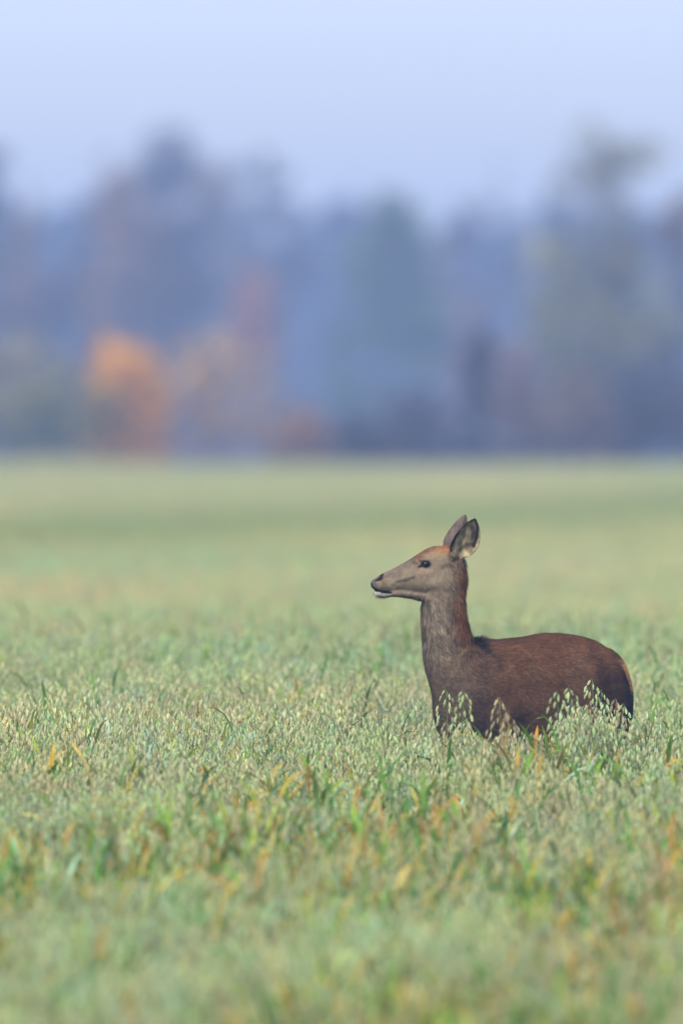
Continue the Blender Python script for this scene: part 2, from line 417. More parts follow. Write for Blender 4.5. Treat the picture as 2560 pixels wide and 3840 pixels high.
    C = mix(C, (.28, .15, .06), ellm(px, py, 1568, 2104, 9, 5, .8) * .6)
    # muzzle
    C = mix(C, (.270, .190, .135), ellm(px, py, 1425, 2196, 36, 22, .4) * .75)
    C = mix(C, (.30, .215, .150), segm(px, py, [(1402, 2198), (1430, 2209), (1460, 2212), (1478, 2205)], 5, .6) * .7)
    C = mix(C, (.14, .10, .085), ellm(px, py, 1440, 2186, 8, 10, .8) * .5)
    C = mix(C, (.085, .080, .095), ellm(px, py, 1394, 2186, 17, 22, .5))
    C = mix(C, (.030, .024, .024), segm(px, py, [(1390, 2190), (1394, 2202), (1406, 2210)], 5, .7) * .9)
    C = mix(C, (.014, .012, .012), segm(px, py, [(1431, 2152), (1428, 2166), (1418, 2172)], 7, .5) * (1))
    C = mix(C, (.014, .012, .012), segm(px, py, [(1408, 2176), (1424, 2172)], 4, .6))
    C = mix(C, (.29, .26, .23), ellm(px, py, 1422, 2233, 44, 14, .4) * sstep(2216, 2224, py))
    C = mix(C, (.44, .43, .45), ellm(px, py, 1401, 2224, 12, 10, .6))
    C = mix(C, (.012, .010, .010), segm(px, py, [(1394, 2205), (1410, 2212), (1432, 2219), (1464, 2221)], 5.0, .5))
    C = mix(C, (.26, .20, .14), segm(px, py, [(1480, 2232), (1520, 2237), (1565, 2240)], 6, .7) * .7)
    C = mix(C, (.04, .03, .028), segm(px, py, [(1570, 2247), (1600, 2252)], 9, .8) * .9)
    # eye surround
    C = mix(C, (.012, .010, .010), ellm(px, py, 1595, 2115, 20.5, 14, .3))
    C = mix(C, (.012, .010, .010), segm(px, py, [(1590, 2116), (1570, 2124)], 5, .6))
    # ears
    em = (1 - sstep(2072, 2088, py + (px - 1700) * -.25)) * sstep(1640, 1668, px) * (1 - sstep(2040, 2090, py)*(px < 1675))
    ed = (py < 2040)
    near = (c[:, 1] - DIST - HEAD_DY) < -.02
    inner = near & (n[:, 1] < -.05)
    earz = np.where(near, (py < 2086) & (px > 1684) & ((py - 2086) < (px - 1684) * 3), (py < 2040) & (px > 1655))
    backc = np.array([.120, .088, .082])
    C[earz & ~inner] = backc
    C = np.where((earz & ~inner)[:, None], C, C)
    fluff = np.where((nz > .45)[:, None], np.array([.36, .29, .20]), np.array([.23, .18, .125]))
    C[earz & inner] = fluff[earz & inner]
    rim = segm(px, py, [(1684, 2058), (1700, 2022), (1720, 1982), (1745, 1957), (1778, 1946), (1788, 1973), (1785, 2013), (1772, 2047)], 7, .6) * (earz & near)
    C = mix(C, (.020, .016, .016), rim)
    drk = (ellm(px, py, 1772, 2006, 12, 26, .6) * .9 + segm(px, py, [(1722, 2062), (1745, 2040), (1768, 2040)], 7, .8) * .7 + ellm(px, py, 1765, 1968, 16, 14, .8) * .7) * (earz & inner)
    C = mix(C, (.030, .022, .020), np.clip(drk, 0, 1))
    C = mix(C, (.34, .29, .24), ellm(px, py, 1727, 2100, 8, 13, .6) * .6)
    # mottling
    stk = nk_ * (1 - hm)
    k = 1 + .9 * stk * (vnoise(px / 5.5 + (py - 2300) * .02, py / 34, 23) - .5) + .22 * (vnoise(px / 6 + 50, py / 9, 21) - .5) + .36 * (vnoise(px / 34, py / 24, 22) - .5)
    return np.clip(C * k[:, None] * np.array([.93, .93, .68]), .004, .9)

nv = len(me2.vertices)
c2 = np.zeros(nv * 3); me2.vertices.foreach_get('co', c2); c2 = c2.reshape(-1, 3)
n2 = np.zeros(nv * 3); me2.vertex_normals.foreach_get('vector', n2); n2 = n2.reshape(-1, 3)
at = me2.attributes.get('Col')
if at: me2.attributes.remove(at)
at = me2.attributes.new('Col', 'FLOAT_COLOR', 'POINT')
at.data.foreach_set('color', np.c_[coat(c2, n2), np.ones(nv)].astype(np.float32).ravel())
me2.polygons.foreach_set('use_smooth', np.ones(len(me2.polygons), bool))
D0 = np.array(deer.location)
c2l = c2 - D0
me2.vertices.foreach_set('co', c2l.ravel()); me2.materials.clear(); me2.update()
bodyo = link('body', me2, M_COAT, deer)

# fur: short strands laid along the coat
me2.calc_loop_triangles()
tri = np.zeros(len(me2.loop_triangles) * 3, np.int32); me2.loop_triangles.foreach_get('vertices', tri); tri = tri.reshape(-1, 3)
A, B_, C_ = c2[tri[:, 0]], c2[tri[:, 1]], c2[tri[:, 2]]
area = np.linalg.norm(np.cross(B_ - A, C_ - A), axis=1)
cen = (A + B_ + C_) / 3; cpx, cpy = pxy(cen)
dens = area * np.where(cpy > 3000, .1, 1) * np.where((cpy < 2250) & (cpx < 1680), 1.6, 1)
NS = 95000
pick = rng.choice(len(tri), NS, p=dens / dens.sum())
r1, r2 = rng.random(NS), rng.random(NS); q = r1 + r2 > 1; r1[q], r2[q] = 1 - r1[q], 1 - r2[q]
p0 = A[pick] + r1[:, None] * (B_ - A)[pick] + r2[:, None] * (C_ - A)[pick]
nn = n2[tri[pick]].mean(1); nn /= np.linalg.norm(nn, axis=1)[:, None]
fx, fy = pxy(p0)
flow = np.tile(-AX * 1.0 + np.array([0, 0, -.45]), (NS, 1))
neckw = (1 - sstep(2420, 2560, fy)) * (1 - sstep(1760, 1830, fx))
flow = mix(flow, np.array([.12, 0, -1.]), neckw)
headw = (1 - sstep(2215, 2255, fy)) * (1 - sstep(1650, 1720, fx))
flow = mix(flow, np.array([1., 0, -.15]), headw)
earw = ((fy < 2040) & (fx > 1660)) | ((fy < 2090) & (fx > 1688) & (p0[:, 1] - DIST - HEAD_DY < -.03))
flow[earw] = np.array([.5, 0, .86])
flow[(fy > 2850)] = np.array([0.1, 0, -1.])
swirl = (vnoise(fx / 45, fy / 45, 41) - .5) * 1.5
flow += np.c_[swirl * flow[:, 2], np.zeros(NS), -swirl * flow[:, 0]]
flow += rng.normal(0, .22, (NS, 3))
flow -= nn * (flow * nn).sum(1)[:, None]; flow /= np.linalg.norm(flow, axis=1)[:, None] + 1e-9
ln = np.full(NS, .020)
ln = ln * (1 - neckw) + .032 * neckw
nape = neckw * sstep(1700, 1735, fx) * sstep(2080, 2120, fy)
ln = ln * (1 - nape) + .036 * nape
ln = ln * (1 - headw) + .007 * headw
ln = np.where(earw, .006, ln)
wth = np.exp(-(((fx - 1795) / 25) ** 2 + ((fy - 2402) / 18) ** 2)); ln += .018 * wth
tuft = np.exp(-(((fx - 1752) / 14) ** 2 + ((fy - 2160) / 34) ** 2)); ln += .014 * tuft
ln += .014 * (np.abs(fx - 1398) < 14) * (np.abs(fy - 2224) < 12)
ln *= rng.uniform(.55, 1.25, NS)
eyek = (np.hypot((fx - 1595) / 26, (fy - 2115) / 18) > 1) & ~((fx < 1436) & (fy < 2212))
lift = np.where(headw > .5, .12, .24)[:, None] * rng.uniform(.3, 1.6, (NS, 1)) + wth[:, None] * .5 + tuft[:, None] * .45 * rng.random((NS, 1))
dirv = flow + nn * lift; dirv /= np.linalg.norm(dirv, axis=1)[:, None]
side = np.cross(dirv, nn + 1e-4); side /= np.linalg.norm(side, axis=1)[:, None] + 1e-9
wd = (.0014 * np.clip(ln / .02, .5, 1.1))[:, None]
root = p0 - nn * .0006
mid = root + dirv * ln[:, None] * .55
tip = mid + (flow + nn * lift * .3) * ln[:, None] * .45
vv = np.stack([root - side * wd, root + side * wd, mid + side * wd * .8, mid - side * wd * .8, tip], 1)[eyek]
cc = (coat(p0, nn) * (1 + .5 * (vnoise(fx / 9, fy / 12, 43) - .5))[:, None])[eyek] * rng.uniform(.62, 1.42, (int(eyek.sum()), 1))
ns = len(vv); base = np.arange(ns)[:, None] * 5
fm = bpy.data.meshes.new('coat')
quads = base + np.array([[0, 1, 2, 3]]); tris = base + np.array([[3, 2, 4]])
loops = np.concatenate([np.c_[quads, tris].ravel()])
fm.vertices.add(ns * 5); fm.vertices.foreach_set('co', (vv - D0).astype(np.float32).ravel())
fm.loops.add(ns * 7); fm.loops.foreach_set('vertex_index', loops.astype(np.int32))
fm.polygons.add(ns * 2)
ls = (np.arange(ns)[:, None] * 7 + np.array([[0, 4]])).ravel()
fm.polygons.foreach_set('loop_start', ls.astype(np.int32))
fm.update(calc_edges=True); fm.validate()
at = fm.attributes.new('Col', 'FLOAT_COLOR', 'POINT')
at.data.foreach_set('color', np.c_[np.repeat(cc, 5, 0), np.ones(ns * 5)].astype(np.float32).ravel())
coato = link('fur', fm, M_FUR, deer); tag(coato, kind='stuff')
# eyes
for s in (-1, 1):
    e = MB(); ell(e, (0, 0, 0), (.0172, .013, .0125), n=14)
    eo = link('eye', e.mesh('eye'), M_EYE, deer)
    eo.location = tuple(P(1597, 2114.5, HEAD_DY + s * .0625) - D0); eo.rotation_euler = (0, math.radians(8), math.radians(-12 * s))

# ------------------------------------------------------------------ oats
PAL_SP = [(.60, .62, .30), (.64, .62, .31), (.51, .60, .27), (.65, .59, .30), (.53, .62, .38)]
PAL_LEAF = [(.16, .33, .03), (.09, .27, .045), (.22, .42, .06), (.44, .56, .36), (.33, .40, .035), (.08, .19, .03), (.20, .34, .03)]
PAL_DEAD = [(.72, .40, .04), (.62, .42, .05), (.74, .54, .18), (.52, .24, .04)]
def jit(c, s=.12): return np.clip(np.array(c) * random.uniform(1 - s, 1 + s) * np.array([random.uniform(.94, 1.06) for _ in range(3)]), 0, .9)

def spikelet_geo(mb, top, L, wdt, dirv, col):
    """a hanging husk: slim lens, two glumes parting at the tip"""
    d = np.asarray(dirv, float); d /= np.linalg.norm(d)
    u = np.cross(d, [random.uniform(-1, 1), random.uniform(-1, 1), .2]); u /= np.linalg.norm(u) + 1e-9
    v = np.cross(d, u); top = np.asarray(top)
    m = top + d * L * .42
    vs = [top, m + u * wdt, m + v * wdt * .75, m - u * wdt, m - v * wdt * .75,
          top + d * L + u * wdt * .55, top + d * L * .94 - u * wdt * .55]
    f = [(0, 1, 2), (0, 2, 3), (0, 3, 4), (0, 4, 1), (1, 5, 2), (2, 6, 3), (3, 6, 4), (4, 5, 1), (2, 5, 6), (4, 6, 5)]
    cs = np.tile(col, (7, 1)); cs[0] *= .8; cs[5:] *= 1.12
    mb.add(vs, f, np.clip(cs, 0, .85))

def leaf_geo(mb, base, az, L, wdt, rise, droop, col, seg=6, tipcol=None):
    pts, cs = [], []
    p = np.array(base, float); el = rise; az0 = az
    tw = random.uniform(-.5, .5)
    for i in range(seg + 1):
        t = i / seg
        d = np.array([math.cos(az) * math.cos(el), math.sin(az) * math.cos(el), math.sin(el)])
        s_ = np.array([-math.sin(az), math.cos(az), 0]) * math.cos(tw * t * 2) + np.array([0, 0, 1]) * math.sin(tw * t * 2)
        wv = wdt * np.interp(t, [0, .15, .5, .85, 1], [.55, 1, .95, .5, .04])
        pts += [p - s_ * wv, p + s_ * wv]
        c = np.array(col) if tipcol is None else np.array(col) * (1 - t) + np.array(tipcol) * t
        cs += [c, c]
        p = p + d * L / seg
        el -= droop / seg * (.4 + 1.2 * t); az += random.uniform(-.12, .12)
    f = [(2 * i, 2 * i + 1, 2 * i + 3, 2 * i + 2) for i in range(seg)]
    mb.add(pts, f, np.array(cs))

def stem_path(H, lean_az, lean, n=6):
    t = np.linspace(0, 1, n)
    off = lean * t ** 2
    return np.c_[np.cos(lean_az) * off, np.sin(lean_az) * off, t * H]

def panicle_spots(path, plen, nsp):
    """points where husks hang: (start on the stem, husk top, length, direction)"""
    H = path[-1][2]; out = []
    for k in range(nsp):
        q = (k + .5) / nsp; q = q ** .85
        z = H - plen * (1 - q)
        base = np.array([np.interp(z, path[:, 2], path[:, 0]), np.interp(z, path[:, 2], path[:, 1]), z])
        az = k * 2.4 + random.uniform(-.5, .5)
        r = (.018 + .058 * (1 - q) * random.uniform(.4, 1.2)) if q < .93 else .006
        tp = base + np.array([math.cos(az) * r, math.sin(az) * r, random.uniform(-.002, .022) * (1 - q) + .003])
        dv = np.array([math.cos(az) * .30, math.sin(az) * .30, -1 if q < .95 else -.5])
        out.append((base, tp, random.uniform(.024, .031), dv))
    return out

def plant_geo(mb, x, y, H, detail=1.0, panicle=True, dead=.12, leafy=1.0, pan=1.0, warm=0.0):
    az = random.uniform(0, 6.28); lean = random.uniform(.0, .10)
    path = stem_path(H, az, lean) + np.array([x, y, 0])
    lc = jit(random.choice(PAL_LEAF)); dd = random.random() < dead
    sc_ = jit(random.choice(PAL_SP), .16) * (1 + warm * np.array([.16, .03, -.15]))
    stc = jit((.22, .27, .11) if not dd else (.36, .26, .10))
    tube(mb, path, np.linspace(.0022, .0010, len(path)), stc, 3, False)
    nl = (leafy > 1) + (random.random() < .45 + .55 * leafy) + (random.random() < .8 * leafy) + (random.random() < .6 * leafy)
    for k in range(nl):
        h = H * random.uniform(.5, .92) if leafy > 1 else H * random.uniform(.34, .86) if leafy > .7 else H * random.uniform(.2, .6)
        b = [np.interp(h, path[:, 2] , path[:, 0]), np.interp(h, path[:, 2], path[:, 1]), h]
        isd = random.random() < dead * (1.6 if h < H * .5 else .6)
        c = jit(random.choice(PAL_DEAD if isd else PAL_LEAF), .2)
        tc = jit(random.choice(PAL_DEAD)) if (isd or random.random() < .18) else None
        leaf_geo(mb, b, random.uniform(0, 6.28), random.uniform(.11, .22), random.uniform(.005, .0100) * (1.05 if leafy > 1 else .9), random.uniform(.9, 1.5), random.uniform(.5, 2.4), c, 5 if detail > .7 else 3, tc)
    if panicle and random.random() < pan:
        for b, tp, L, dv in panicle_spots(path, random.uniform(.15, .23), int(random.uniform(20, 32) * detail)):
            if detail > .7:
                mdl = (b + tp) / 2 + np.array([0, 0, .006])
                mb.add([b, mdl, tp, tp + np.array([.0008, .0008, 0]), mdl + np.array([.0008, -.0008, 0])], [(0, 1, 4), (1, 2, 3, 4)], stc * 1.1)
            spikelet_geo(mb, tp, L * (1 if detail > .7 else 1.35), .0049 * (1 if detail > .7 else 1.5), dv, jit(sc_, .14))

src = bpy.data.collections.new('oat_clumps')          # sources only, not linked to the scene
def patch(name, size, nplants, hmean, hsd, **kw):
    mb = MB()
    for _ in range(nplants):
        r = size * .56 * math.sqrt(random.random()); a = random.uniform(0, 6.28)
        plant_geo(mb, r * math.cos(a), r * math.sin(a), max(.25, random.gauss(hmean, hsd)), **kw)
    link(name, mb.mesh(name, False), M_OAT, None, src)
NV = 0
kinds = {}
def reg(kind, count, *a, **kw):
    global NV
    kinds[kind] = list(range(NV, NV + count))
    for _ in range(count): patch('clump_%02d' % NV, *a, **kw); NV += 1
reg('crop', 7, .5, 50, .66, .055, dead=.12, leafy=.75)
reg('leafy', 7, .5, 34, .635, .08, dead=.30, leafy=1.5, pan=.5)
reg('gapleaf', 4, .5, 26, .56, .08, dead=.50, leafy=1.6, panicle=False)
reg('mid', 4, 1.0, 90, .66, .06, detail=.5, dead=.08, leafy=.5, warm=.4)
reg('far', 3, 2.6, 260, .66, .09, detail=.25, dead=.06, leafy=.4, warm=1.0)

pts, rot, scl, idx = [], [], [], []
def scatter(d0, d1, step, margin, kindf, keep=lambda x, y: True):
    y = d0
    while y < d1:
        half = .0245 * y * 1.12 + margin
        for x in np.arange(-half, half, step):
            xx = x + random.uniform(-.4, .4) * step; yy = y + random.uniform(-.4, .4) * step
            if not keep(xx, yy): continue
            k = kindf(xx, yy)
            pts.append((xx, yy, float(ground(yy, xx)))); rot.append(random.uniform(0, 6.28))
            scl.append(random.uniform(.90, 1.10)); idx.append(random.choice(kinds[k]))
        y += step
def near_kind(x, y):
    n = float(.65 * vnoise(x / .42 + 9, y / 1.5, 31) + .35 * vnoise(x / 1.6 + 2, y / 4.5, 33)); m = float((.55 + .45 * sstep(44, 48, y)) * (1 - sstep(56.5, 58.6, y)))
    if y < 60 and n > .70 - .26 * m: return 'gapleaf' if random.random() < .40 else 'leafy'
    return 'crop'
def off_deer(x, y):
    if not (.20 < x < 1.40): return True
    ty = DIST + (x - (XC - 1280) / PPM) * math.tan(TH)
    return not (ty - .52 < y < ty + .52)
scatter(37, 84, .40, 1.6, near_kind, off_deer)
scatter(84, 150, .75, 2.0, lambda x, y: 'mid')
scatter(150, 328, 1.6, 4.0, lambda x, y: 'far')
pm = bpy.data.meshes.new('oat_field'); pm.from_pydata(pts, [], [])
for nme, typ, arr in (('rot', 'FLOAT', rot), ('scl', 'FLOAT', scl), ('idx', 'INT', idx)):
    a = pm.attributes.new(nme, typ, 'POINT'); a.data.foreach_set('value', arr)
fld = link('oat_field', pm, M_OAT)
tag(fld, 'pale green ripening oat crop covering the whole field', 'oats', kind='stuff')
ng = bpy.data.node_groups.new('oat_field', 'GeometryNodeTree')
ng.interface.new_socket('Geometry', in_out='INPUT', socket_type='NodeSocketGeometry')
ng.interface.new_socket('Geometry', in_out='OUTPUT', socket_type='NodeSocketGeometry')
gi, go = ng.nodes.new('NodeGroupInput'), ng.nodes.new('NodeGroupOutput')
ip = ng.nodes.new('GeometryNodeInstanceOnPoints'); ci = ng.nodes.new('GeometryNodeCollectionInfo')
ci.inputs['Collection'].default_value = src; ci.inputs['Separate Children'].default_value = True; ci.inputs['Reset Children'].default_value = True
def named(n, t):
    a = ng.nodes.new('GeometryNodeInputNamedAttribute'); a.data_type = t; a.inputs['Name'].default_value = n
    return a.outputs['Attribute']
cx = ng.nodes.new('ShaderNodeCombineXYZ'); ng.links.new(named('rot', 'FLOAT'), cx.inputs['Z'])
e2r = ng.nodes.new('FunctionNodeEulerToRotation'); ng.links.new(cx.outputs[0], e2r.inputs[0])
ng.links.new(gi.outputs[0], ip.inputs['Points']); ng.links.new(ci.outputs[0], ip.inputs['Instance'])
ip.inputs['Pick Instance'].default_value = True
ng.links.new(named('idx', 'INT'), ip.inputs['Instance Index']); ng.links.new(e2r.outputs[0], ip.inputs['Rotation'])
ng.links.new(named('scl', 'FLOAT'), ip.inputs['Scale']); ng.links.new(ip.outputs[0], go.inputs[0])
md = fld.modifiers.new('oats', 'NODES'); md.node_group = ng

# single plants one can pick out
spk = []
for k in range(8):
    mb = MB(); c = jit(PAL_SP[k % 5], .1) * (1.05 if k < 5 else .9)
    spikelet_geo(mb, (0, 0, 0), .025, .0048, (0, 0, -1), c); spk.append(mb.mesh('spikelet', False)); spk[-1].materials.append(M_OAT)
straw = []
for k in range(4):
    mb = MB(); spikelet_geo(mb, (0, 0, 0), .026, .0050, (0, 0, -1), jit((.52, .42, .22), .1)); straw.append(mb.mesh('spikelet', False)); straw[-1].materials.append(M_OAT)

def single(px, py_tip, d, label, group, style='green', husks=True, leaves=2, nsp=26):
    x = (px - 1280) / PXR * d
    zt = CAMZ - (py_tip - HOR) / PXR * d
    z0 = float(ground(d, x)); H = zt - z0
    t = empty('oat_plant', (x, d, z0)); tag(t, label, 'oat plant', group)
    path = stem_path(H, random.uniform(0, 6.28), random.uniform(.01, .07), 8)
    path[:, :2] -= path[-1, :2]
    stc = jit({'green': (.20, .28, .12), 'straw': (.42, .33, .15), 'dead': (.36, .20, .07)}[style])
    mb = MB(); tube(mb, path, np.linspace(.0026, .0011, 8), stc, 5, False); 
    link('stem', mb.mesh('stem'), M_OAT, t)
    mb = MB()
    for b, tp, L, dv in (sp := panicle_spots(path, min(.24, H * .32), nsp)):
        tube(mb, [b, (b + tp) / 2 + np.array([0, 0, .007]), tp], .0006, stc, 3, False)
    pb = mb
    for k in range(leaves):
        mb = MB(); h = H * (random.uniform(.55, .95) if style == 'dead' else random.uniform(.42, .78))
        b = [np.interp(h, path[:, 2], path[:, 0]), np.interp(h, path[:, 2], path[:, 1]), h]
        pal = PAL_DEAD if style == 'dead' or (style == 'straw' and random.random() < .5) else PAL_LEAF
        c = jit(random.choice(pal), .2)
        leaf_geo(mb, b, random.choice([0, math.pi]) + random.uniform(-.9, .9), random.uniform(.16, .28), random.uniform(.006, .010) * (1.05 if style == 'dead' else 1), random.uniform(.9, 1.4), random.uniform(.6, 2.6), c, 7,
                 jit(random.choice(PAL_DEAD)) if style != 'green' or random.random() < .3 else None)
        link('leaf', mb.mesh('leaf', False), M_OAT, t)
    if style == 'dead': return t
    if husks:
        pn = link('panicle', pb.mesh('panicle'), M_OAT, t)
        for b, tp, L, dv in sp:
            o = link('spikelet', random.choice(straw if style == 'straw' else spk), None, pn)
            o.location = tuple(tp)
            q = Vector((0, 0, -1)).rotation_difference(Vector(dv).normalized()); o.rotation_euler = q.to_euler()
            s = random.uniform(1.0, 1.35); o.scale = (s, s, s)
    else:
        mb = pb
        for b, tp, L, dv in sp: spikelet_geo(mb, tp, L * 1.1, .0058, dv, jit((.50, .42, .22) if style == 'straw' else random.choice(PAL_SP)))
        tag(link('panicle', mb.mesh('panicle', False), M_OAT, t), kind='stuff')
    return t

G1 = 'oat plants rising against the deer'
fr = [(1672, 2585, 59.2, 'green'), (1738, 2590, 57.2, 'green'), (1872, 2618, 57.0, 'straw'), (1906, 2668, 56.6, 'straw'),
      (2088, 2592, 57.2, 'green'), (2132, 2578, 57.8, 'green'), (2218, 2548, 59.2, 'green'), (2254, 2588, 59.2, 'green'), (2308, 2622, 58.6, 'straw'), (2338, 2640, 59.0, 'green')]
labs = ['oat plant with drooping husks in front of the deer\'s chest', 'blurred pale oat plant before the deer\'s shoulder, right of the chest', 'straw coloured oat plant before the deer\'s foreleg, tallest there',
        'shorter straw coloured oat plant just behind the deer\'s elbow', 'soft pale oat plant before the middle of the deer\'s flank', 'twin of the pale flank oat, a little taller and closer to the thigh',
        'tallest sharp green oat plant, in front of the deer\'s thigh', 'sharp green oat plant beside the tallest one at the thigh', 'yellowed oat plant in front of the deer\'s rump', 'green oat plant at the very rear edge of the deer']
for (a, b, d, st), lb in zip(fr, labs): single(a, b, d, lb, G1, st)
for k in range(60):          # more of the row just before the deer
    a = random.choice([random.gauss(1735, 60), random.gauss(2230, 95), random.uniform(1640, 2370), random.gauss(2170, 60)])
    st = random.choice(['green', 'green', 'green', 'straw'])
    lo = np.interp(a, [1640, 1700, 1790, 1850, 1900, 1990, 2060, 2130, 2220, 2300, 2370], [2690, 2660, 2690, 2740, 2720, 2800, 2670, 2640, 2640, 2640, 2680])
    single(a, lo + abs(random.gauss(0, 55)), random.uniform(57.6, 59.45), '%s oat plant of the low row before the deer\'s %s' % ({'green': 'pale green', 'straw': 'straw yellow'}[st], 'chest' if a < 1690 else 'shoulder' if a < 1790 else 'foreleg' if a < 1900 else 'belly' if a < 2080 else 'flank' if a < 2190 else 'thigh' if a < 2300 else 'rump'),
           'oat plants of the row before the deer', st, False)
for k in range(70):          # leafy dead ones lower down
    d = random.uniform(43, 56); a = random.choice([random.gauss(700, 380), random.uniform(0, 2560)])
    x = (a - 1280) / PXR * d
    y = HOR + (CAMZ - float(canopy(d, x))) / d * PXR
    if 1400 < a < 2480 and d > 53.5: continue
    nl = random.choice([3, 4, 5])
    single(a, y - random.uniform(-10, 70), d, 'oat plant with %s withered orange leaves %s' % ({3: 'three', 4: 'four', 5: 'five'}[nl], 'in the crop ahead of the deer\'s nose' if a < 1390 else 'in the crop below the deer'), 'withered oat plants in the crop', 'dead', False, nl)
for k in range(40):          # stalks standing a little above the crop
    d = random.uniform(54, 74); a = random.uniform(-40, 2600)
    if 1500 < a < 2450 and d < 60.6: continue
    x = (a - 1280) / PXR * d; y = HOR + (CAMZ - float(canopy(d, x))) / d * PXR
    st = random.choice(['green', 'green', 'green', 'straw'])
    single(a, y - random.uniform(10, 75), d, '%s oat stalk standing above the even crop %s' % ({'green': 'pale green', 'straw': 'straw yellow'}[st], ('before ' if d < 60 else 'beyond ') + ('the deer\'s head side' if a < 1390 else 'the deer' if a < 2370 else 'the deer\'s rump side')), 'oat stalks above the crop', st, False)

# yellow flowers deep in the crop
for (a, b, d, lb) in ((2168, 2850, 57.5, 'yellow flower below the deer\'s thigh, largest of the few'), (1878, 3200, 50.5, 'yellow flower low in the crop below the deer\'s forelegs'), (2222, 3032, 53.5, 'small yellow flower in a dark gap of the crop')):
    x = (a - 1280) / PXR * d; z0 = float(ground(d, x)); zt = CAMZ - (b - HOR) / PXR * d
    t = empty('yellow_flower', (x, d, z0)); tag(t, lb, 'flower', 'yellow flowers in the crop')
    mb = MB(); H = zt - z0; tube(mb, [(0.02, 0, 0), (.01, 0, H * .5), (0, 0, H)], [.002, .0018, .0012], (.10, .2, .06), 5); link('stem', mb.mesh('stem'), M_OAT, t)
    pmesh = None
    for k in range(5):
        if pmesh is None:
            mb = MB(); leaf_geo(mb, (0, 0, 0), 0, .022, .008, .5, .8, (.75, .48, .02), 4); pmesh = mb.mesh('petal'); pmesh.materials.append(M_PETAL)
        o = link('petal', pmesh, None, t); o.location = (0, 0, H); o.rotation_euler = (0, 0, k * 1.257)

